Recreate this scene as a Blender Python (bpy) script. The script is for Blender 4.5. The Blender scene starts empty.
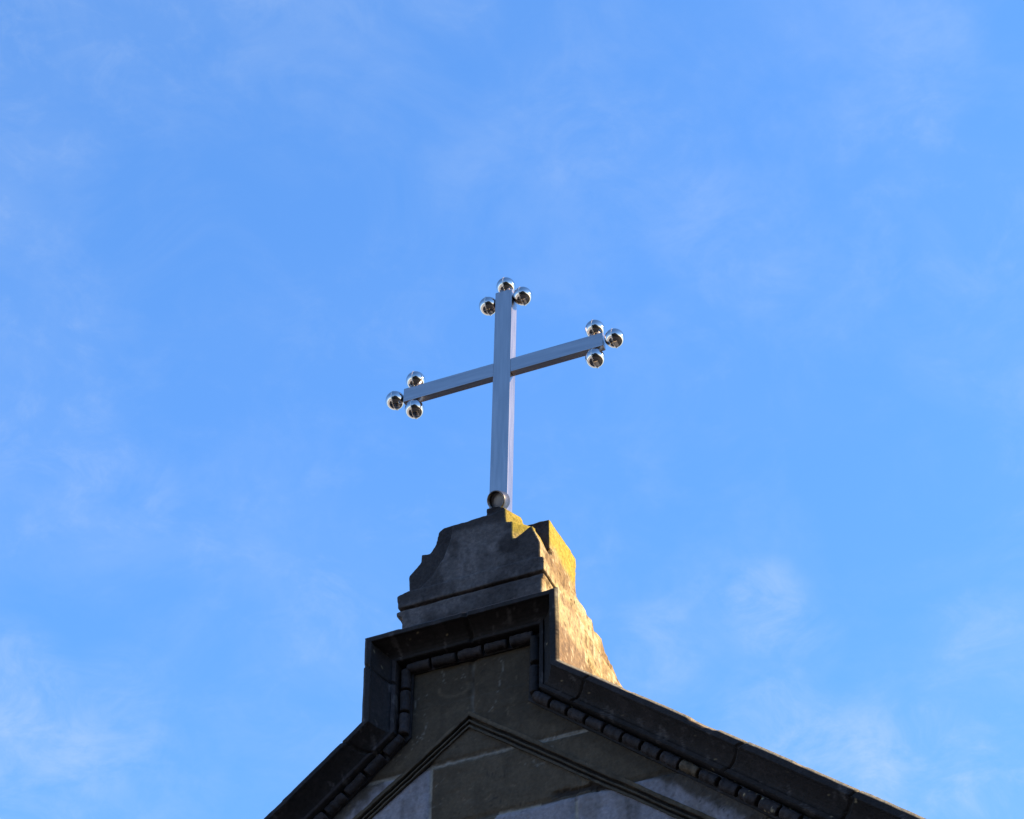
import bpy, bmesh, math, random
import numpy as np
from mathutils import Vector, Matrix, noise as mnoise

random.seed(4)
sc = bpy.context.scene

# ------------------------------------------------------------------ camera
ALT = math.radians(42.9); YAW = math.radians(23.3)
cam_data = bpy.data.cameras.new('camera')
cam_data.sensor_width = 36.0
cam_data.lens = 36.0 * 2400.0 / 1024.0
cam_data.clip_start = 0.1; cam_data.clip_end = 5000
cam = bpy.data.objects.new('camera', cam_data)
sc.collection.objects.link(cam)
cam.location = (5.54572, -12.19502, 1.6)
fwd = Vector((-math.sin(YAW)*math.cos(ALT), math.cos(YAW)*math.cos(ALT), math.sin(ALT)))
right = Vector((math.cos(YAW), math.sin(YAW), 0))
upv = right.cross(fwd)
m3 = Matrix((right, upv, -fwd)).transposed()
cam.rotation_euler = m3.to_euler()
sc.camera = cam

# ------------------------------------------------------------------ light
SUN_EL = math.radians(27); SUN_ROT = math.radians(74)      # clockwise from +Y
sdir = Vector((math.cos(SUN_EL)*math.sin(SUN_ROT), math.cos(SUN_EL)*math.cos(SUN_ROT), math.sin(SUN_EL)))
sl = bpy.data.lights.new('sun', 'SUN'); sl.energy = 3.8; sl.angle = math.radians(0.5)
sl.color = (1.0, 0.745, 0.40)
so = bpy.data.objects.new('sun', sl); sc.collection.objects.link(so)
so.rotation_euler = sdir.to_track_quat('Z', 'Y').to_euler()
so.location = (20, 5, 30)

w = bpy.data.worlds.new('World'); sc.world = w; w.use_nodes = True
nt = w.node_tree; nt.nodes.clear(); N = nt.nodes.new; L = nt.links.new
out = N('ShaderNodeOutputWorld'); bg = N('ShaderNodeBackground'); bg.inputs['Strength'].default_value = 0.15
sky = N('ShaderNodeTexSky'); sky.sky_type = 'NISHITA'; sky.sun_disc = False
sky.sun_elevation = SUN_EL; sky.sun_rotation = SUN_ROT
sky.altitude = 0; sky.air_density = 1.0; sky.dust_density = 0.3; sky.ozone_density = 1.6
tc = N('ShaderNodeTexCoord')
def vmath(op, a=None, b=None):
    n = N('ShaderNodeVectorMath'); n.operation = op
    for i, v in enumerate((a, b)):
        if v is None: continue
        if isinstance(v, (tuple, list)): n.inputs[i].default_value = v
        else: L(v, n.inputs[i])
    return n
def fmath(op, a=None, b=None, clamp=False):
    n = N('ShaderNodeMath'); n.operation = op; n.use_clamp = clamp
    for i, v in enumerate((a, b)):
        if v is None: continue
        if isinstance(v, (int, float)): n.inputs[i].default_value = v
        else: L(v, n.inputs[i])
    return n.outputs[0]
def wnoise(scale, detail, rough, dist, off):
    mp = N('ShaderNodeMapping'); mp.inputs['Location'].default_value = off[:3]
    mp.inputs['Rotation'].default_value = (0, 0, 0.6); mp.inputs['Scale'].default_value = (1, 1.0, 1.6)
    L(tc.outputs['Generated'], mp.inputs['Vector'])
    n = N('ShaderNodeTexNoise'); n.inputs['Scale'].default_value = scale; n.inputs['Detail'].default_value = detail
    n.inputs['Roughness'].default_value = rough; n.inputs['Distortion'].default_value = dist
    L(mp.outputs[0], n.inputs['Vector']); return n.outputs['Fac']
fine = wnoise(30, 8, 0.66, 0.5, (3, 1, 2))
broad = wnoise(5, 3, 0.5, 0.2, (7, 4, 1))
streak = wnoise(12, 7, 0.62, 0.6, (1, 9, 5))
def blob(d, width):
    dt = vmath('DOT_PRODUCT', tc.outputs['Generated'], tuple(Vector(d).normalized())).outputs['Value']
    r = N('ShaderNodeMapRange'); r.interpolation_type = 'SMOOTHSTEP'
    L(dt, r.inputs['Value']); r.inputs['From Min'].default_value = math.cos(width); r.inputs['From Max'].default_value = 1.0
    return r.outputs[0]
def ss(v, a, b):
    r = N('ShaderNodeMapRange'); r.interpolation_type = 'SMOOTHSTEP'
    L(v, r.inputs['Value']); r.inputs['From Min'].default_value = a; r.inputs['From Max'].default_value = b
    return r.outputs[0]
def skydir(px, py):
    return fwd*2400 + right*(px-512) - upv*(py-409.5)
veil = fmath('MULTIPLY', ss(broad, 0.35, 0.75), 0.07)
thin = fmath('MULTIPLY', ss(streak, 0.42, 0.74), 0.085)
wisp = fmath('MULTIPLY', fmath('MULTIPLY', ss(fine, 0.45, 0.78), ss(broad, 0.30, 0.62)), 0.14)
cl = fmath('ADD', fmath('ADD', veil, thin), wisp)
for (px, py, wd, st) in ((10, 680, .030, .40), (30, 800, .045, .38), (110, 720, .035, .26), (170, 790, .030, .24), (765, 605, .024, .50), (660, 655, .028, .34), (725, 590, .020, .2), (800, 640, .022, .22), (120, 500, .03, .22), (90, 440, .025, .14),
                         (775, 730, .032, .46), (830, 770, .036, .36), (920, 760, .040, .36), (985, 650, .03, .22), (1010, 800, .03, .3), (920, 50, .035, .14), (890, 130, .035, .10), (560, 110, .04, .14), (640, 180, .05, .14), (740, 240, .04, .16), (300, 80, .05, .10), (470, 180, .03, .12)):
    b = fmath('MULTIPLY', blob(skydir(px, py), wd), ss(fine, 0.25, 0.75))
    cl = fmath('ADD', cl, fmath('MULTIPLY', b, st*0.62))
cl = fmath('MINIMUM', cl, 0.8)
tint = N('ShaderNodeMix'); tint.data_type = 'RGBA'; tint.blend_type = 'MULTIPLY'; tint.inputs['Factor'].default_value = 1
L(sky.outputs[0], tint.inputs['A'])
sep = N('ShaderNodeSeparateXYZ'); L(tc.outputs['Generated'], sep.inputs[0])      # pale near the horizon, deep blue above
tm = N('ShaderNodeMix'); tm.data_type = 'RGBA'; L(ss(sep.outputs['Z'], 0.10, 0.50), tm.inputs['Factor'])
tm.inputs['A'].default_value = (1.0, 0.95, 0.95, 1); tm.inputs['B'].default_value = (0.575, 0.965, 1.36, 1)
L(tm.outputs['Result'], tint.inputs['B'])
mix = N('ShaderNodeMix'); mix.data_type = 'RGBA'
L(cl, mix.inputs['Factor']); L(tint.outputs['Result'], mix.inputs['A']); mix.inputs['B'].default_value = (2.0, 2.45, 3.1, 1)
L(mix.outputs['Result'], bg.inputs['Color']); L(bg.outputs[0], out.inputs['Surface'])

sc.view_settings.view_transform = 'Standard'; sc.view_settings.look = 'None'
sc.view_settings.exposure = 1.1; sc.view_settings.gamma = 1.0; sc.view_settings.use_curve_mapping = False

# ------------------------------------------------------------------ helpers
COL = sc.collection
def fnoise(P, scale, seed=0.0, octaves=4):
    """fractal value noise on an (n,3) array, about 0..1"""
    P = np.asarray(P, dtype=np.float64)*scale + seed*17.31
    tot = np.zeros(len(P)); amp = 1.0; norm = 0
    for o in range(octaves):
        Q = P*(2.03**o) + o*5.7
        i = np.floor(Q).astype(np.int64); f = Q - i; f = f*f*(3-2*f)
        def h(dx, dy, dz):
            a = (i[:, 0]+dx)*73856093 ^ (i[:, 1]+dy)*19349663 ^ (i[:, 2]+dz)*83492791
            a = (a ^ (a >> 13)) * 1274126177 & 0x7fffffff
            a = (a ^ (a >> 11)) * 668265263 & 0x7fffffff
            return (a & 0xffff)/65535.0
        c = 0
        for dx in (0, 1):
            for dy in (0, 1):
                for dz in (0, 1):
                    c = c + h(dx, dy, dz)*(f[:, 0] if dx else 1-f[:, 0])*(f[:, 1] if dy else 1-f[:, 1])*(f[:, 2] if dz else 1-f[:, 2])
        tot += amp*c; norm += amp; amp *= 0.55
    return tot/norm
def sst(x, a, b):
    t = np.clip((x-a)/(b-a), 0, 1); return t*t*(3-2*t)
def lerp(A, B, t):
    return A*(1-t[:, None]) + np.asarray(B)[None, :]*t[:, None] if np.ndim(B) == 1 else A*(1-t[:, None]) + B*t[:, None]

def stone_material(name, rough=0.9, bump=0.5, bscale=60, cvar=0.35):
    m = bpy.data.materials.new(name); m.use_nodes = True
    t = m.node_tree; p = t.nodes['Principled BSDF']; p.inputs['Roughness'].default_value = rough
    p.inputs['Specular IOR Level'].default_value = 0.25
    at = t.nodes.new('ShaderNodeAttribute'); at.attribute_name = 'Col'
    ob = t.nodes.new('ShaderNodeTexCoord')
    n1 = t.nodes.new('ShaderNodeTexNoise'); n1.inputs['Scale'].default_value = 38; n1.inputs['Detail'].default_value = 6; n1.inputs['Roughness'].default_value = 0.65
    n2 = t.nodes.new('ShaderNodeTexNoise'); n2.inputs['Scale'].default_value = bscale; n2.inputs['Detail'].default_value = 5; n2.inputs['Roughness'].default_value = 0.7
    t.links.new(ob.outputs['Object'], n1.inputs['Vector']); t.links.new(ob.outputs['Object'], n2.inputs['Vector'])
    r = t.nodes.new('ShaderNodeMapRange'); r.inputs['From Min'].default_value = 0.3; r.inputs['From Max'].default_value = 0.7
    r.inputs['To Min'].default_value = 1-cvar; r.inputs['To Max'].default_value = 1+cvar
    t.links.new(n1.outputs['Fac'], r.inputs['Value'])
    mx = t.nodes.new('ShaderNodeVectorMath'); mx.operation = 'SCALE'
    t.links.new(at.outputs['Color'], mx.inputs[0]); t.links.new(r.outputs[0], mx.inputs['Scale'])
    t.links.new(mx.outputs[0], p.inputs['Base Color'])
    b = t.nodes.new('ShaderNodeBump'); b.inputs['Strength'].default_value = bump; b.inputs['Distance'].default_value = 0.01
    t.links.new(n2.outputs['Fac'], b.inputs['Height']); t.links.new(b.outputs[0], p.inputs['Normal'])
    return m
M_STONE = stone_material('weathered_stone')
M_SOOT = stone_material('soot_stone', 0.75, 0.5, 50, 0.4)
M_WALL = stone_material('wall_stone', 0.9, 0.35, 70, 0.22)

def simple_material(name, color, rough=0.8, metallic=0.0, nscale=8, var=0.15, bump=0.0, aniso=None):
    m = bpy.data.materials.new(name); m.use_nodes = True
    t = m.node_tree; p = t.nodes['Principled BSDF']
    p.inputs['Metallic'].default_value = metallic
    ob = t.nodes.new('ShaderNodeTexCoord'); mp = t.nodes.new('ShaderNodeMapping')
    if aniso: mp.inputs['Scale'].default_value = aniso
    t.links.new(ob.outputs['Object'], mp.inputs['Vector'])
    n1 = t.nodes.new('ShaderNodeTexNoise'); n1.inputs['Scale'].default_value = nscale; n1.inputs['Detail'].default_value = 5
    t.links.new(mp.outputs[0], n1.inputs['Vector'])
    cr = t.nodes.new('ShaderNodeValToRGB')
    cr.color_ramp.elements[0].position = 0.3; cr.color_ramp.elements[1].position = 0.7
    cr.color_ramp.elements[0].color = tuple(c*(1-var) for c in color)+(1,)
    cr.color_ramp.elements[1].color = tuple(min(1, c*(1+var)) for c in color)+(1,)
    t.links.new(n1.outputs['Fac'], cr.inputs['Fac']); t.links.new(cr.outputs['Color'], p.inputs['Base Color'])
    rr = t.nodes.new('ShaderNodeMapRange'); rr.inputs['To Min'].default_value = rough*0.8; rr.inputs['To Max'].default_value = rough*1.2
    t.links.new(n1.outputs['Fac'], rr.inputs['Value']); t.links.new(rr.outputs[0], p.inputs['Roughness'])
    if bump:
        b = t.nodes.new('ShaderNodeBump'); b.inputs['Strength'].default_value = bump; b.inputs['Distance'].default_value = 0.01
        t.links.new(n1.outputs['Fac'], b.inputs['Height']); t.links.new(b.outputs[0], p.inputs['Normal'])
    return m

def link(name, mesh, mat, parent=None, smooth=False):
    o = bpy.data.objects.new(name, mesh); COL.objects.link(o)
    if mat: mesh.materials.clear(); mesh.materials.append(mat)
    if parent: o.parent = parent
    if smooth: mesh.polygons.foreach_set('use_smooth', [True]*len(mesh.polygons))
    return o
def coords(me):
    a = np.empty(len(me.vertices)*3); me.vertices.foreach_get('co', a); return a.reshape(-1, 3)
def normals(me):
    a = np.empty(len(me.vertices)*3, dtype=np.float32); me.vertex_normals.foreach_get('vector', a); return a.reshape(-1, 3).astype(float)
def paint(me, rgb):
    rgb = np.clip(rgb, 0.002, 0.9)
    at = me.color_attributes.new('Col', 'FLOAT_COLOR', 'POINT')
    a = np.ones((len(rgb), 4), dtype=np.float32); a[:, :3] = rgb
    at.data.foreach_set('color', a.ravel())
def thing(name, label, cat, loc=(0, 0, 0), group=None):
    o = bpy.data.objects.new(name, None); COL.objects.link(o); o.location = loc
    o['label'] = label; o['category'] = cat
    if group: o['group'] = group
    return o
def prism(bm, poly, y0, y1, grow=None):
    """outline poly in XZ, front at y0, back at y1; grow = back outline if it differs"""
    g = grow or poly
    a = [bm.verts.new((x, y0, z)) for x, z in poly]; b = [bm.verts.new((x, y1, z)) for x, z in g]
    n = len(poly)
    bm.faces.new(a); bm.faces.new(list(reversed(b)))
    for i in range(n):
        j = (i+1) % n
        bm.faces.new((a[j], a[i], b[i], b[j]))
def box(bm, x0, x1, y0, y1, z0, z1):
    prism(bm, [(x0, z0), (x1, z0), (x1, z1), (x0, z1)], y0, y1)
def stone(name, bm, mat, parent, colour, voxel=0.013, amp=0.008, nscale=9, seed=1, post=None, offset=(0, 0, 0)):
    """solid stone: remeshed finely, worn by noise, coloured per vertex"""
    bmesh.ops.recalc_face_normals(bm, faces=bm.faces)
    me = bpy.data.meshes.new(name); bm.to_mesh(me); bm.free()
    tmp = bpy.data.objects.new('tmp', me); COL.objects.link(tmp)
    md = tmp.modifiers.new('r', 'REMESH'); md.mode = 'VOXEL'; md.voxel_size = voxel
    dg = bpy.context.evaluated_depsgraph_get()
    m2 = bpy.data.meshes.new_from_object(tmp.evaluated_get(dg))
    bpy.data.objects.remove(tmp); bpy.data.meshes.remove(me)
    m2.name = name
    P = coords(m2); Nn = normals(m2)
    d = (fnoise(P, nscale, seed, 4)-0.5)*2*amp + (fnoise(P, nscale*5, seed+3, 3)-0.5)*amp*0.8
    if post is not None: d = d + post(P, Nn)
    Q = P + Nn*d[:, None]
    m2.vertices.foreach_set('co', Q.ravel()); m2.update()
    paint(m2, colour(P, Nn))
    return link(name, m2, mat, parent)

# ------------------------------------------------------------------ colours of the stones (own colours: soot, lichen, bare stone)
SOOT = np.array((0.0150, 0.0120, 0.0122)); OLIVE = np.array((0.076, 0.056, 0.036)); SLATE = np.array((0.200, 0.185, 0.200))
GREY = np.array((0.084, 0.075, 0.075)); GOLD = np.array((0.44, 0.315, 0.145)); BROWN = np.array((0.23, 0.135, 0.060))
LICHEN = np.array((0.42, 0.31, 0.04)); PALE = np.array((0.60, 0.49, 0.30)); MORTAR = np.array((0.22, 0.20, 0.17))

def golden(P, seed=0):
    n = fnoise(P, 5, 3+seed); n2 = fnoise(P*np.array((1, 1.3, 0.9)), 7, 8+seed); n3 = fnoise(P, 32, 5+seed); n4 = fnoise(P, 60, 9+seed, 2)
    c = np.repeat(GOLD[None], len(P), 0)*(0.55+0.9*n3)[:, None]
    c = lerp(c, PALE, sst(n2, .54, .68)*0.7)
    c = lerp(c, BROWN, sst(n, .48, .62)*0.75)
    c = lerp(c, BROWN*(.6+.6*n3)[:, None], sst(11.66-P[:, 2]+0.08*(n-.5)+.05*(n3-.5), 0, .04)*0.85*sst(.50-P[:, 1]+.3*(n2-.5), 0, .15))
    c = lerp(c, BROWN*0.5, sst(fnoise(P*np.array((1, 1.8, 0.8)), 14, 2+seed), .58, .68)*0.7)
    c = lerp(c, BROWN*0.25, sst(n4, .70, .80)*0.8)
    c = lerp(c, PALE*1.1, sst(fnoise(P, 40, 12+seed, 2), .72, .80)*0.7)
    li = sst(P[:, 2]+0.40*(fnoise(P, 9, 6)-.5)+0.15*(n3-.5), 12.56, 12.74)
    c = lerp(c, LICHEN*(0.6+0.8*n3)[:, None], li*0.75)
    c = lerp(c, BROWN*0.35, sst(fnoise(P, 18, 7), .60, .70)*li*.7)
    return c
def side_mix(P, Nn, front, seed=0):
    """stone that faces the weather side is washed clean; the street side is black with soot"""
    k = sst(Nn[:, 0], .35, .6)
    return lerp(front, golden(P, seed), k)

def col_soot(P, Nn):
    n = fnoise(P, 4, 1); n2 = fnoise(P, 22, 2)
    c = np.repeat(SOOT[None], len(P), 0)*(0.55+0.9*n)[:, None]
    c = lerp(c, SOOT*2.0, sst(n2, .60, .75)*0.5)
    return c
def col_pedestal(P, Nn):
    n = fnoise(P, 3.5, 11); n2 = fnoise(P*np.array((1.6, 1, .5)), 12, 12); n3 = fnoise(P, 30, 13)
    c = np.repeat(GREY[None], len(P), 0)*(0.75+0.5*n3)[:, None]
    c = lerp(c, GREY*1.45, sst(n2, .50, .70)*0.6)
    c = lerp(c, SOOT*1.2, sst(n, .50, .68)*0.7)
    # soot left on the top rim; set-back shoulders and a round patch on the right darker
    c = lerp(c, SOOT*1.5, sst(P[:, 2]-0.03*n2, 12.80, 12.86)*0.75)
    c = lerp(c, SOOT*1.3, sst(P[:, 1], .005, .035)*0.8)
    r = np.hypot((P[:, 0]-.285)/1.1, P[:, 2]-12.60+0.03*(n2-.5))
    c = lerp(c, SOOT*1.1, (1-sst(r+.05*(n3-.5), .06, .115))*0.8)
    li = sst(P[:, 0], .24, .34)*sst(P[:, 2], 12.60, 12.75)*sst(Nn[:, 0]+Nn[:, 2]*.5, .2, .4)
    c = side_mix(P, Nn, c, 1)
    c = lerp(c, LICHEN*(0.7+0.6*n3)[:, None], li*0.8)
    return c
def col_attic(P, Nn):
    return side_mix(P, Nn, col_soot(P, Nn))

# ------------------------------------------------------------------ setting: ground
gm = simple_material('ground_paving', (0.022, 0.021, 0.021), 0.9, 0, 1.5, 0.25, 0.3)
bm = bmesh.new()
for v in ((-1500, -1500), (1500, -1500), (1500, 1500), (-1500, 1500)): bm.verts.new((v[0], v[1], 0))
bm.faces.new(bm.verts); me = bpy.data.meshes.new('ground'); bm.to_mesh(me); bm.free()
g = link('ground', me, gm); g['kind'] = 'structure'
# unseen hill ring added for the ball reflections: high behind the camera
hm = stone_material('reflection_hillside', 0.95, 0.0, 5, 0.2)
Vh = []; Fh = []; nh = 120
for i in range(nh):
    a = 2*math.pi*i/nh                       # compass angle from +Y towards +X
    south = max(0.0, math.cos(a-math.radians(157)))**5
    west = max(0.0, math.cos(a-math.radians(278)))**1.6
    top = 3 + 44*south + 17*west + 2*mnoise.noise(Vector((math.cos(a)*4, math.sin(a)*4, 0)))
    for (rr_, zz) in ((34, 0), (60, top*.8), (90, top), (260, top*.8), (400, 0)):
        Vh.append((math.sin(a)*rr_, math.cos(a)*rr_, zz - (.5 if zz == 0 else 0)))
for i in range(nh):
    for k in range(4):
        p_, q_ = i*5+k, ((i+1) % nh)*5+k; Fh.append((p_, q_, q_+1, p_+1))
me = bpy.data.meshes.new('reflection_hills'); me.from_pydata(Vh, [], Fh); me.update()
hp = coords(me)
wv = sst(-hp[:, 0], 5, 22)
paint(me, lerp(np.repeat(np.array([[.016, .017, .014]]), len(hp), 0), np.array((.50, .49, .47)), wv))   # dark to the south, pale to the west, to be mirrored in the balls
hl = link('reflection_hills', me, hm, None, True); hl['kind'] = 'structure'

# ------------------------------------------------------------------ the church gable
church = thing('church_gable', 'soot blackened stone church gable with bead moulded raking cornice under the pedestal', 'church')
INNER = [(-4.40, 7.77), (-.460, 11.14), (-.455, 11.675), (.440, 11.675), (.425, 11.20), (4.40, 7.90)]
OUTER = [(-4.70, 7.87), (-.725, 11.20), (-.735, 11.922), (.735, 11.922), (.739, 11.294), (4.70, 8.12)]
def pt(seg, u, t):
    a0, a1 = np.array(INNER[seg]), np.array(INNER[seg+1]); b0, b1 = np.array(OUTER[seg]), np.array(OUTER[seg+1])
    return (a0*(1-u)+a1*u)*(1-t) + (b0*(1-u)+b1*u)*t

# cornice section: (t across, y projection)
SEC = [(-.02, .02), (-.02, -.012), (.03, -.016), (.27, -.018), (.275, .0), (.32, .0), (.325, -.085), (.345, -.095), (.43, -.098), (.445, -.085),
       (.47, -.090), (.53, -.100), (.60, -.120), (.67, -.150), (.73, -.185), (.78, -.215), (.785, -.232), (.80, -.240), (.90, -.243), (.925, -.243), (1.0, -.229), (1.0, -.16), (1.0, -.10), (1.0, -.02), (1.0, .10), (1.0, .25)]
sec = []
for a, b in zip(SEC[:-1], SEC[1:]):
    ln = math.hypot((b[0]-a[0])*.28, b[1]-a[1]); k = max(1, int(round(ln/0.013)))
    for i in range(k): sec.append((a[0]+(b[0]-a[0])*i/k, a[1]+(b[1]-a[1])*i/k))
sec.append(SEC[-1]); sec = np.array(sec)
rows = []; svals = []; s0 = 0
jumps = []
for seg in range(5):
    ln = np.linalg.norm(pt(seg, 1, .5)-pt(seg, 0, .5)); k = int(ln/0.014)
    for i in range(k + (1 if seg == 4 else 0)):
        u = i/k
        p = np.array([pt(seg, u, t) for t in sec[:, 0]])
        rows.append(np.column_stack((p[:, 0], sec[:, 1], p[:, 1]))); svals.append((seg, u, s0+u*ln))
    s0 += ln
G = np.array(rows); nr, ns = G.shape[:2]
P = G.reshape(-1, 3)
segs = np.repeat(np.array([v[0] for v in svals]), ns); sv = np.repeat(np.array([v[2] for v in svals]), ns)
tt = np.tile(sec[:, 0], nr); yy = np.tile(sec[:, 1], nr)
outn = np.where(segs[:, None] == 0, np.array([[-.64, 0, .77]]), 0)+np.where(segs[:, None] == 1, np.array([[-1, 0, 0]]), 0)+np.where(segs[:, None] == 2, np.array([[0, 0, 1.]]), 0) \
    + np.where(segs[:, None] == 3, np.array([[1., 0, 0]]), 0)+np.where(segs[:, None] == 4, np.array([[.64, 0, .77]]), 0)
front = sst(-yy, .0, .08)
wear = (fnoise(P, 14, 21)-.5)*.006 + (fnoise(P, 4, 22)-.5)*.008
Q = P.copy(); Q[:, 1] += wear
edge = sst(tt, .70, .98)
Q += outn*(((fnoise(P, 2.5, 23)-.5)*.010+(fnoise(P, 12, 24)-.5)*.005)*edge)[:, None]
# stone joints across the cornice, and each stone a touch out of line
J = []
acc = 0
kneeL = [v[2] for v in svals if v[0] == 1][0]; cornL = [v[2] for v in svals if v[0] == 2][0]; kneeR = [v[2] for v in svals if v[0] == 4][0]
J += [kneeL-.20-.98*i for i in range(5)] + [kneeL+.42, cornL+.62, kneeR+.30, kneeR+1.62, kneeR+2.50, kneeR+3.4, kneeR+4.4]
groove = np.zeros(len(P))
for q, j in enumerate(sorted(J)):
    jj = j + (fnoise(P, 12, 31+q)-.5)*.05
    groove = np.maximum(groove, 1-sst(np.abs(sv-jj), .004, .016))
    k = sst(sv-jj, -.001, .001)
    Q[:, 1] += k*front*(((q*37) % 7)-3)*.0010
    Q += outn*(k*edge*((((q*53) % 5)-2)*.0012))[:, None]
Q[:, 1] += groove*.014*front
# spall on the right rake where the bare stone shows
dchip = np.abs(sv-(kneeR+1.28))
ragged = (fnoise(P, 20, 41)-.5)*.10
chip = (1-sst(dchip+ragged*.5, .08, .14))*sst(tt+ragged*.4, .87, .98)*sst(-yy, .05, .15)
Q[:, 1] += chip*.028
for (pos, ln_, dep) in ((kneeR+.62, .05, .5), (kneeR+2.05, .06, .4), (cornL+.25, .04, .4), (kneeL-.8, .06, .5), (cornL+1.1, .05, .4)):
    c2 = (1-sst(np.abs(sv-pos)+ragged*.3, ln_*.4, ln_))*sst(tt+ragged*.3, .92, .99)*sst(-yy, .1, .2)
    Q[:, 1] += c2*.018*dep; Q += outn*(-c2*.003*dep)[:, None]
faces = []
for i in range(nr-1):
    for j in range(ns-1):
        a = i*ns+j; faces.append((a, a+1, a+ns+1, a+ns))
me = bpy.data.meshes.new('cornice'); me.from_pydata(Q.tolist(), [], faces); me.update()
Nn = normals(me)
if Nn[(nr//2)*ns + int(np.argmin(np.abs(sec[:, 0]-.9)))][1] > 0:
    me.flip_normals(); me.update(); Nn = normals(me)
c = col_soot(Q, Nn)
# blackened front; the upper skin of each stone a little greyer, lime runs here and there
c = lerp(c, SOOT*1.9, sst(tt, .84, .90)*sst(fnoise(P*np.array((1, 1, 1)), 2.2, 51), .5, .62)*0.6*np.ones(len(P)))
c = lerp(c, SOOT*2.2, sst(fnoise(P, 6, 52), .62, .72)*.5)
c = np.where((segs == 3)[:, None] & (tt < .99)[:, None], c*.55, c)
stripL = sst(tt, .32, .34)*(1-sst(tt, .44, .46))*(segs <= 1)
c = lerp(c, SOOT*2.6, stripL*.7)
c = lerp(c, SOOT*.5, groove*.8)
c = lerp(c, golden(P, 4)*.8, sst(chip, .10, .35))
outer_rim = sst(tt, .93, .95)*(1-sst(-yy, .2395, .243))
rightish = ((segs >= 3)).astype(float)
c = lerp(c, golden(P, 5), outer_rim*rightish)
c = lerp(c, PALE, outer_rim*(segs == 4)*.6*(1-sst(-yy, .10, .2)*0))  # sunlit sliver along the right rake, put into the colour as a pale rim
c = lerp(c, GREY*1.3, sst(fnoise(P*np.array((3, 1, .8)), 9, 54), .66, .74)*.45*(tt < .93))
c = lerp(c, PALE*.6, sst(fnoise(P, 30, 55, 2), .84, .88)*.6*(tt < .93)*(tt > .3))
c = lerp(c, SOOT*1.2, outer_rim*(1-rightish))
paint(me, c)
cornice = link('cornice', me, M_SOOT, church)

# bead-and-reel roll along the inner edge of the cornice
def bead_mesh(length, seed, R=.039):
    nl, na = 40, 16
    V = []; F = []
    for i in range(nl+1):
        u = i/nl; x = (u-.5)*length
        e = min(u, 1-u)*length
        r = R*(1 if e > .008 else math.sqrt(max(0.0, 1-((.008-e)/.008)**2))*.2+.8)
        for k in range(na):
            a = 2*math.pi*k/na
            V.append((x, -math.cos(a)*r*1.0, math.sin(a)*r))
    for i in range(nl):
        for k in range(na):
            a = i*na+k; b = i*na+(k+1) % na; F.append((a, b, b+na, a+na))
    F.append(tuple(range(na))[::-1]); F.append(tuple(nl*na+k for k in range(na)))
    V = np.array(V); n = fnoise(V, 30, seed, 3)
    V[:, 1:] *= (1+(n-.5)*.42)[:, None]
    me = bpy.data.meshes.new('bead'); me.from_pydata(V.tolist(), [], F); me.update()
    me.polygons.foreach_set('use_smooth', [True]*len(me.polygons))
    bc = np.repeat(SOOT[None]*1.9, len(V), 0)*(0.5+1.0*fnoise(V+seed, 12, seed))[:, None]*random.uniform(.8, 1.35)
    return me, bc, V
nb = 0
for seg in range(5):
    a, b = pt(seg, 0, .15), pt(seg, 1, .15)
    if seg == 0: a = b + (a-b)/np.linalg.norm(a-b)*2.6
    if seg == 4: b = a + (b-a)/np.linalg.norm(b-a)*3.6
    ln = np.linalg.norm(b-a); unit = {0: .19, 1: .205, 2: .182, 3: .205, 4: .165}[seg]
    n = max(1, int(round(ln/unit)));
    for i in range(n):
        step = ln/n
        jit = random.uniform(-.006, .006)
        L_ = step - .014 - abs(jit)
        mid = a + (b-a)*((i+.5)/n)
        nb += 1
        bme, bc, V = bead_mesh(L_, nb)
        if seg == 4 and i == 8: bc = bc*0+OLIVE*1.15*(0.5+1.0*fnoise(V, 30, 3))[:, None]
        if seg == 4 and i in (11, 12): bc = lerp(bc, PALE*.7, sst(fnoise(V, 26, i), .64, .70))
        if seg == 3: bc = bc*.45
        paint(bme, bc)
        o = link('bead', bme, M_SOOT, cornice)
        d = (b-a)/ln
        o.location = (mid[0], -.030+random.uniform(-.003, .003), mid[1])
        o.rotation_euler = (0, -math.atan2(d[1], d[0])+random.uniform(-.03, .03), random.uniform(-.03, .03))
        o.scale = (random.uniform(.94, 1.0), random.uniform(.86, 1.05), random.uniform(.86, 1.03))

# wall: finely cut grid so joints, worn arrises and patches are real relief
def inside(poly, X, Z):
    r = np.zeros(X.shape, bool); n = len(poly)
    for i in range(n):
        x0, z0 = poly[i]; x1, z1 = poly[(i+1) % n]
        c_ = ((z0 > Z) != (z1 > Z))
        with np.errstate(divide='ignore', invalid='ignore'):
            xi = (x1-x0)*(Z-z0)/(z1-z0)+x0
        r ^= c_ & (X < xi)
    return r
mid_poly = [tuple(pt(min(i, 4), 0 if i < 5 else 1, .35)) for i in range(6)]
cell = .0125
xs = np.arange(-4.5, 4.5+1e-6, cell); zs = np.arange(8.0, 11.80, cell)
X, Z = np.meshgrid(xs, zs, indexing='ij')
cx, cz = X[:-1, :-1]+cell/2, Z[:-1, :-1]+cell/2
keep = inside(mid_poly, cx, cz)
idx = -np.ones(X.shape, int); used = np.zeros(X.shape, bool)
for dx in (0, 1):
    for dz in (0, 1): used[dx:dx+keep.shape[0], dz:dz+keep.shape[1]] |= keep
idx[used] = np.arange(used.sum())
P = np.column_stack((X[used], np.zeros(used.sum()), Z[used]))
ki, kj = np.nonzero(keep)
F = np.column_stack((idx[ki, kj], idx[ki+1, kj], idx[ki+1, kj+1], idx[ki, kj+1]))
x, z = P[:, 0], P[:, 2]
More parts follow.
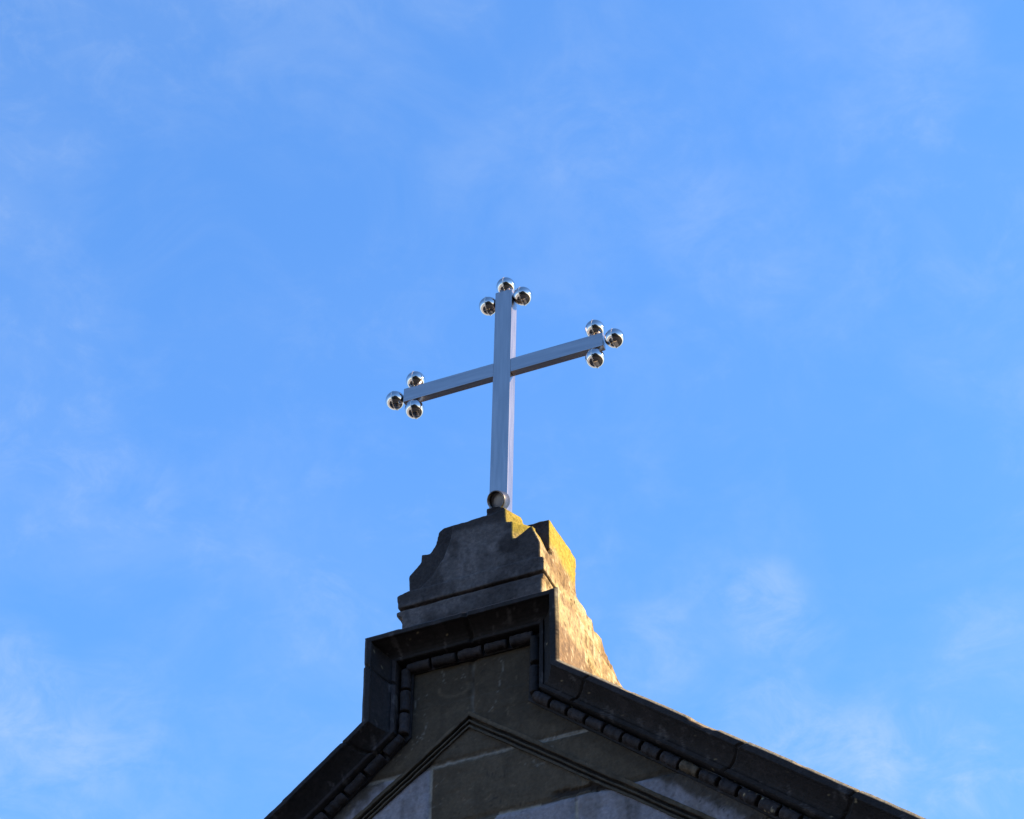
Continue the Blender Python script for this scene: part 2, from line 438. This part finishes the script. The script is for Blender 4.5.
def coursed(x, z):
    """distance to nearest joint, and block number"""
    wob = (fnoise(P, 6, 61)-.5)*.022 + (fnoise(P, 30, 62)-.5)*.012
    best = np.full(len(x), 9.0); blk = np.zeros(len(x))
    lines = [10.86-.5*i for i in range(0, 6)]
    for h in lines:
        best = np.minimum(best, np.abs(z-h+wob))
    verts = {0: [(.0, 11.21, 11.7)], 1: [(-.305, 10.36, 10.86), (-1.6, 10.36, 10.86), (1.45, 10.36, 10.86)],
             2: [(.745, 9.86, 10.36), (-.95, 9.86, 10.36), (2.3, 9.86, 10.36), (-2.2, 9.86, 10.36)],
             3: [(.1, 9.36, 9.86), (1.5, 9.36, 9.86), (-1.4, 9.36, 9.86), (2.8, 9.36, 9.86), (-2.7, 9.36, 9.86)],
             4: [(-.6, 8.86, 9.36), (.8, 8.86, 9.36), (2.2, 8.86, 9.36), (3.4, 8.86, 9.36), (-2.0, 8.86, 9.36), (-3.3, 8.86, 9.36)],
             5: [(.2, 8.36, 8.86), (1.6, 8.36, 8.86), (3.0, 8.36, 8.86), (-1.2, 8.36, 8.86), (-2.6, 8.36, 8.86), (-3.8, 8.36, 8.86)]}
    for r, vs in verts.items():
        for (vx, z0, z1) in vs:
            inr = (z > z0) & (z < z1)
            dd = np.abs(x-vx+wob*.6)
            best = np.where(inr, np.minimum(best, dd), best)
            blk = blk + np.where(inr & (x+wob*.6 > vx), 1, 0)
    row = np.floor((10.86-z+wob)/.5)
    return best, row*7+blk, row, wob
dj, blk, row, wob = coursed(x, z)
r1 = fnoise(P, 2.4, 63); r2 = fnoise(P, 14, 64); r3 = fnoise(P, 34, 65)
c = np.repeat(OLIVE[None], len(P), 0)*(0.72+.56*r2)[:, None]
c = lerp(c, OLIVE*.62, sst(r1, .48, .66)*.7)
bluish = ((row == 0) & (x-wob*.6 < -.305)) | ((row == 1) & (x > .12+.1*r2)) | (row == 1) & (x < -.6) | (row > 1)
lighter = np.zeros(len(P)); lighter[bluish] = 1
slate = np.repeat(SLATE[None], len(P), 0)*(0.72+.56*fnoise(P*np.array((1, 1, .6)), 5, 66))[:, None]
slate = lerp(slate, OLIVE*1.1, sst(fnoise(P, 4, 67), .58, .72)*.35)
c = c*(1-lighter[:, None]) + slate*lighter[:, None]
# sharper tone per block
c = c*(1+(((blk*41) % 7)-3)*.028)[:, None]
# right top block a little darker than the left one
c = np.where(((row < 0) & (x > 0) & (z > 11.05))[:, None], c*.80, c)
# soot and damp creeping out from the cornice
ipoly = INNER
def seg_dist(x, z, a, b):
    ax, az = a; bx, bz = b; t_ = np.clip(((x-ax)*(bx-ax)+(z-az)*(bz-az))/((bx-ax)**2+(bz-az)**2), 0, 1)
    return np.hypot(x-(ax+t_*(bx-ax)), z-(az+t_*(bz-az)))
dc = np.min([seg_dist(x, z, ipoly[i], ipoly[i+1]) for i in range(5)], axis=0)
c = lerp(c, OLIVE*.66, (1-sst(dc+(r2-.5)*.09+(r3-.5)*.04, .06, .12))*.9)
# old scars: dark eroded run above the lower joint, pale lime spots
sc1 = (1-sst(np.abs(z-10.40+(r2-.5)*.10), .015, .05))*sst(x, .55, .62)*(1-sst(x, .98, 1.05))
c = lerp(c, SOOT*1.0, sc1*.85)
c = lerp(c, OLIVE*1.9, sst(r3, .70, .78)*.6*sst(fnoise(P, 3, 71), .45, .6))
ring = (1-sst(np.abs(np.hypot((x+.14)/1.3, z-11.50)-.09+(r2-.5)*.04), .004, .018))*(z < 11.50)
c = lerp(c, OLIVE*1.7, ring*.45)
crk = 1-sst(np.abs(fnoise(P*np.array((1, 1, 1.7)), 2.2, 91)-.5), .0, .006)
c = lerp(c, MORTAR*.8, crk*sst(fnoise(P, 3, 92), .50, .60)*.7)
crk2 = 1-sst(np.abs(fnoise(P*np.array((1.6, 1, .8)), 2.6, 93)-.5), .0, .007)
c = lerp(c, SOOT, crk2*sst(fnoise(P, 3, 94), .50, .60)*.7)
stn = sst(fnoise(P*np.array((3.5, 1, .7)), 3, 95), .55, .72)
c = lerp(c, OLIVE*.5, stn*.45)
# mortar
jn = fnoise(P, 7, 72)
wid = .002+.008*jn
mort = (1-sst(dj, wid, wid+.010))
show = np.where((z > 11.2), sst(jn, .30, .55)*.45, sst(jn, .26, .42))
show = show*np.where((row > 0) & (x > .95), .35, 1.0)*np.where((np.abs(z-10.36) < .04) & ((x < .2) | (x > .5)) & (x > -.35), .2, 1.0)
c = lerp(c, MORTAR*(0.7+.6*r3)[:, None], mort*show*.95)
c = lerp(c, SOOT*.8, mort*(1-show)*.55)
worn = (1-sst(dj, .01, .03+.03*r2))
rel = (fnoise(P, 3, 73)-.5)*.014 + (r2-.5)*.010 + (r3-.5)*.006 + worn*.009 + mort*.004 + sc1*.02 + (((blk*29) % 5)-2)*.002
dv = z - (11.17-.765*np.abs(x+.02))
rel = np.where((dv > -.041) & (dv < .040), .06, rel)
P2 = P.copy(); P2[:, 1] = rel
V = P2.tolist(); FL = F.tolist()
# plain lower wall down to the ground and the body of the gable behind the face
k0 = len(V)
def addbox(x0, x1, y0, y1, z0, z1):
    k = len(V)
    V.extend([[x0, y0, z0], [x1, y0, z0], [x1, y1, z0], [x0, y1, z0], [x0, y0, z1], [x1, y0, z1], [x1, y1, z1], [x0, y1, z1]])
    FL.extend([[k, k+1, k+5, k+4], [k+1, k+2, k+6, k+5], [k+2, k+3, k+7, k+6], [k+3, k, k+4, k+7], [k+4, k+5, k+6, k+7]])
addbox(-4.45, 4.45, -.004, .9, 0, 8.02)
gp = [(-4.5, 7.6)] + [tuple(pt(min(i, 4), 0 if i < 5 else 1, .62)) for i in range(6)] + [(4.5, 7.6)]
k = len(V); n = len(gp)
V.extend([[a, .07, b] for a, b in gp]); V.extend([[a, .60, b] for a, b in gp])
FL.append(list(range(k, k+n))); FL.append(list(range(k+2*n-1, k+n-1, -1)))
for i in range(n):
    j = (i+1) % n; FL.append([k+j, k+i, k+n+i, k+n+j])
me = bpy.data.meshes.new('wall'); me.from_pydata(V, [], FL); me.update()
cc = np.repeat(SLATE[None], len(V), 0); cc[:len(P)] = c
paint(me, cc); link('wall', me, M_WALL, church)

# chevron string moulding on the wall
CH = [(-3.6, 11.19-.765*3.58), (-.02, 11.17), (3.6, 11.17-.765*3.62)]
csec = [(.060, .01), (.058, -.008), (.026, -.010), (.022, .022), (.004, .024), (.0, -.004), (-.014, -.008), (-.018, .022), (-.032, .022), (-.035, -.004), (-.054, -.010), (-.057, .02)]
cs2 = []
for a, b in zip(csec[:-1], csec[1:]):
    kk = max(1, int(math.hypot(b[0]-a[0], b[1]-a[1])/.007))
    for i in range(kk): cs2.append((a[0]+(b[0]-a[0])*i/kk, a[1]+(b[1]-a[1])*i/kk))
cs2.append(csec[-1]); cs2 = np.array(cs2)
rows = []; tags = []
for s in (0, 1):
    a, b = np.array(CH[s]), np.array(CH[s+1]); d = (b-a)/np.linalg.norm(b-a); ln = np.linalg.norm(b-a); k = int(ln/.018)
    for i in range(k+(s == 1)):
        p = a+(b-a)*i/k
        rows.append(np.column_stack((np.full(len(cs2), p[0]), cs2[:, 1], p[1]+cs2[:, 0]*1.15)))
G = np.array(rows); nr, ns = G.shape[:2]; P = G.reshape(-1, 3)
Q = P.copy(); Q[:, 1] += (fnoise(P, 16, 81)-.5)*.012; Q[:, 2] += (fnoise(P, 5, 82)-.5)*.012+(fnoise(P, 24, 84)-.5)*.008
br = sst(fnoise(P, 5, 83), .66, .76)
Q[:, 1] += br*.008-.004
faces = [(i*ns+j, i*ns+j+1, (i+1)*ns+j+1, (i+1)*ns+j) for i in range(nr-1) for j in range(ns-1)]
me = bpy.data.meshes.new('moulding'); me.from_pydata(Q.tolist(), [], faces); me.update()
Nn = normals(me)
if Nn[:, 1].mean() > 0: me.flip_normals(); me.update()
co = np.tile(cs2[:, 0], nr)
c = np.repeat(OLIVE[None]*.85, len(P), 0)*(.6+.8*fnoise(P, 14, 85))[:, None]
c = lerp(c, OLIVE*1.35, sst(co, .030, .040)*sst(fnoise(P, 8, 86), .4, .6)*.9)
gr = np.tile((cs2[:, 1] > .0).astype(float), nr)
c = lerp(c, SOOT*1.2, gr*.8*sst(fnoise(P, 4, 88), .25, .5))
paint(me, c); link('moulding', me, M_WALL, church)

# attic block behind the cornice head
bm = bmesh.new(); box(bm, -.725, .732, .12, 2.4, 10.6, 11.915)
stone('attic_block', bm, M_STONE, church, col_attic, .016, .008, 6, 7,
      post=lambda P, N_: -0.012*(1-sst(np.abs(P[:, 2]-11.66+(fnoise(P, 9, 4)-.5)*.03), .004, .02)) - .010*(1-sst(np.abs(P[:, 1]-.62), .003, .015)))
# nave roof behind the gable
rm = simple_material('roof_slate', (0.06, 0.062, 0.07), 0.7, 0, 6, .3, .4)
bm = bmesh.new()
prism(bm, [(-4.3, 7.7), (-.45, 11.0), (.45, 11.0), (4.3, 7.9), (4.3, 7.4), (-4.3, 7.4)], .55, 22)
box(bm, -4.1, 4.1, .85, 21.6, 0, 7.45)
bmesh.ops.recalc_face_normals(bm, faces=bm.faces)
me = bpy.data.meshes.new('roof'); bm.to_mesh(me); bm.free(); link('roof', me, rm, church)

# ------------------------------------------------------------------ stone pedestal on the gable
ped = thing('stone_pedestal', 'stepped scroll shaped stone pedestal with golden sunlit right side, carrying the cross', 'pedestal', (0, 0, 0))
# plinth course and ledge
bm = bmesh.new()
prism(bm, [(-.545, 11.80), (.545, 11.80), (.545, 12.20), (.558, 12.215), (.558, 12.245), (-.558, 12.245), (-.590, 12.235), (-.590, 12.205), (-.545, 12.19)], -.045, 1.05)
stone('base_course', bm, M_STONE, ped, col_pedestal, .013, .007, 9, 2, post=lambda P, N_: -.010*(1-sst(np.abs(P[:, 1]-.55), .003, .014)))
bm = bmesh.new()
prism(bm, [(-.575, 12.262), (.560, 12.262), (.560, 12.378), (.50, 12.40), (-.50, 12.40), (-.585, 12.378)], -.055, 1.02)
box(bm, -.54, .53, -.01, 1.0, 12.225, 12.30)
stone('ledge', bm, M_STONE, ped, col_pedestal, .010, .004, 9, 3, post=lambda P, N_: -.010*(1-sst(np.abs(P[:, 1]-.45), .003, .014)))
# shaped body: set-back shoulders, splayed and scrolled panel in front
bm = bmesh.new()
body = [(-.53, 12.37), (.527, 12.37), (.527, 12.535), (.467, 12.70), (.45, 12.73), (.34, 12.80), (.31, 12.90), (.20, 12.97), (.10, 13.0), (-.193, 13.005), (-.275, 13.0), (-.315, 12.97), (-.327, 12.92),
        (-.345, 12.85), (-.385, 12.79), (-.455, 12.805), (-.453, 12.733), (-.546, 12.631), (-.541, 12.46)]
prism(bm, body, .05, .62)
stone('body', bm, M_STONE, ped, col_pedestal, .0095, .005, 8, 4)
panel_f = [(-.49, 12.365), (.527, 12.365), (.527, 12.535), (.467, 12.70), (.445, 12.70), (.312, 12.615), (.311, 12.80), (.262, 12.81), (.256, 12.94), (.10, 12.925), (-.160, 12.915), (-.172, 12.81), (-.225, 12.64), (-.309, 12.50), (-.40, 12.42)]
panel_b = [(-.49, 12.365), (.527, 12.365), (.527, 12.535), (.467, 12.70), (.462, 12.71), (.455, 12.73), (.44, 12.80), (.36, 12.81), (.33, 12.93), (.10, 12.93), (-.175, 12.915), (-.19, 12.83), (-.24, 12.66), (-.32, 12.52), (-.41, 12.44)]
bm = bmesh.new(); prism(bm, panel_f, -.04, .10, panel_b)
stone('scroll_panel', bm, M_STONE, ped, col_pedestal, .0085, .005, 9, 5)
# squared rear block, higher at the right, and the broken masonry running back from it
bm = bmesh.new()
prism(bm, [(-.40, 12.38), (.527, 12.38), (.527, 12.90), (.20, 12.90), (-.20, 12.86), (-.38, 12.62)], .155, .655)
stone('rear_block', bm, M_STONE, ped, col_pedestal, .013, .010, 8, 6,
      post=lambda P, N_: -.03*(1-sst(np.hypot(P[:, 1]-.16, P[:, 2]-12.60), .012, .03)))
bm = bmesh.new()
yz = [(.60, 11.85), (1.62, 11.85), (1.58, 12.28), (1.36, 12.37), (1.20, 12.42), (1.12, 12.47), (.98, 12.47), (.94, 12.53), (.80, 12.52), (.66, 12.545), (.60, 12.54)]
va = [bm.verts.new((-.50, a, b)) for a, b in yz]; vb = [bm.verts.new((.535, a, b)) for a, b in yz]
bm.faces.new(va); bm.faces.new(vb[::-1])
for i in range(len(yz)):
    j = (i+1) % len(yz); bm.faces.new((va[i], va[j], vb[j], vb[i]))
stone('broken_masonry', bm, M_STONE, ped, col_pedestal, .014, .022, 6, 8)
# socket stone under the post
bm = bmesh.new()
prism(bm, [(-.085, 12.85), (.15, 12.85), (.155, 13.10), (.13, 13.18), (.095, 13.20), (.09, 13.30), (.04, 13.335), (-.06, 13.335), (-.07, 13.2)], .34, .68)
stone('socket_stone', bm, M_STONE, ped, col_pedestal, .011, .014, 10, 9)

# ------------------------------------------------------------------ steel cross
steel = simple_material('brushed_steel', (0.415, 0.365, 0.35), 0.31, 1.0, 3.0, 0.10, 0.0, (12, 12, .8))
arm_steel = simple_material('brushed_steel_arm', (0.415, 0.365, 0.35), 0.31, 1.0, 3.0, 0.10, 0.0, (.8, 12, 12))
chrome = simple_material('polished_chrome', (0.43, 0.41, 0.40), 0.08, 1.0, 3.0, 0.05)
dark_steel = simple_material('dark_steel', (0.10, 0.10, 0.11), 0.45, 1.0, 6.0, 0.3)
fit_m = simple_material('dull_steel', (0.13, 0.12, 0.12), 0.4, 0.9, 6.0, 0.3)
lens_m = simple_material('frosted_lens', (0.24, 0.25, 0.28), 0.35, 0.0, 20.0, 0.15)
cross = thing('steel_cross', 'brushed steel Latin cross with three polished balls at each arm end, on the stone pedestal', 'cross', (-.027, .505, 12.95))
cross.rotation_euler = (0, math.radians(1.05), 0)
H = 14.89-12.95     # height of the crossing above the foot
def bar(name, x0, x1, y0, y1, z0, z1, bev=.006):
    bm = bmesh.new(); box(bm, x0, x1, y0, y1, z0, z1); bmesh.ops.recalc_face_normals(bm, faces=bm.faces)
    bmesh.ops.bevel(bm, geom=list(bm.edges), offset=bev, segments=3, profile=.6, affect='EDGES')
    me = bpy.data.meshes.new(name); bm.to_mesh(me); bm.free()
    return link(name, me, arm_steel if name == 'arm' else steel, cross)
D = .052
bar('post', -.075, .075, -D, D, 0, H+.87)
bar('arm', -.868, -.0755, -D+.001, -D+.064, H-.073, H+.073)
bar('arm', .0755, .868, -D+.001, -D+.064, H-.073, H+.073)
def ball_mesh():
    bm = bmesh.new()
    bmesh.ops.create_uvsphere(bm, u_segments=64, v_segments=48, radius=.079)
    for v in bm.verts:      # welded seam round the middle, two pressed half shells
        a = abs(v.co.x)
        if a < .0045: v.co *= 1.03
    me = bpy.data.meshes.new('ball'); bm.to_mesh(me); bm.free()
    me.polygons.foreach_set('use_smooth', [True]*len(me.polygons)); me.materials.append(chrome); return me
bmsh = ball_mesh()
V = []; F = []
for i in range(48):
    a = 2*math.pi*i/48
    for k in range(8):
        b = 2*math.pi*k/8; rr_ = .0790+.0035*math.cos(b)
        V.append((.0045*math.sin(b), rr_*math.cos(a), rr_*math.sin(a)))
for i in range(48):
    for k in range(8):
        F.append((i*8+k, i*8+(k+1) % 8, ((i+1) % 48)*8+(k+1) % 8, ((i+1) % 48)*8+k))
seam_me = bpy.data.meshes.new('seam'); seam_me.from_pydata(V, [], F); seam_me.update()
seam_me.polygons.foreach_set('use_smooth', [True]*len(F)); seam_me.materials.append(simple_material('seam_steel', (.55, .50, .45), .45, 1.0, 8, .2))
spots = [(-.955, 0), (-.78, .158), (-.775, -.158), (.955, 0), (.79, .158), (.79, -.158), (0, .955), (-.153, .785), (.153, .785)]
for (bx, bz) in spots:
    o = bpy.data.objects.new('ball', bmsh); COL.objects.link(o); o.parent = cross
    o.location = (bx, -D+.033 if abs(bx) > .5 else -.01, H+bz)
    o.rotation_euler = (0, 0, math.radians(random.uniform(-3, 3)))
    sm = bpy.data.objects.new('seam', seam_me); COL.objects.link(sm); sm.parent = o
# round stub fitting at the foot of the post, open towards the street
bm = bmesh.new()
R = .075
prof = [(R*.80, .04), (R, .025), (R, -.055), (R*.98, -.068), (R*.86, -.068), (R*.84, -.02)]
rings = []
for (r, y) in prof:
    rings.append([bm.verts.new((r*math.cos(2*math.pi*k/40), y, r*math.sin(2*math.pi*k/40))) for k in range(40)])
for a, b in zip(rings[:-1], rings[1:]):
    for k in range(40): bm.faces.new((a[k], a[(k+1) % 40], b[(k+1) % 40], b[k]))
bm.faces.new(rings[0])
bmesh.ops.recalc_face_normals(bm, faces=bm.faces)
me = bpy.data.meshes.new('round_fitting'); bm.to_mesh(me); bm.free()
fit = link('round_fitting', me, fit_m, cross, True)
fit.location = (0.045, -.12, 13.425-12.95); fit.rotation_euler = (math.radians(30), 0, math.radians(-8))
bm = bmesh.new()
c0 = bm.verts.new((0, -.034, 0)); rg = [bm.verts.new((R*.845*math.cos(2*math.pi*k/40), -.022, R*.845*math.sin(2*math.pi*k/40))) for k in range(40)]
for k in range(40): bm.faces.new((c0, rg[k], rg[(k+1) % 40]))
bmesh.ops.recalc_face_normals(bm, faces=bm.faces)
me = bpy.data.meshes.new('end_plate'); bm.to_mesh(me); bm.free(); link('end_plate', me, lens_m, fit, True)
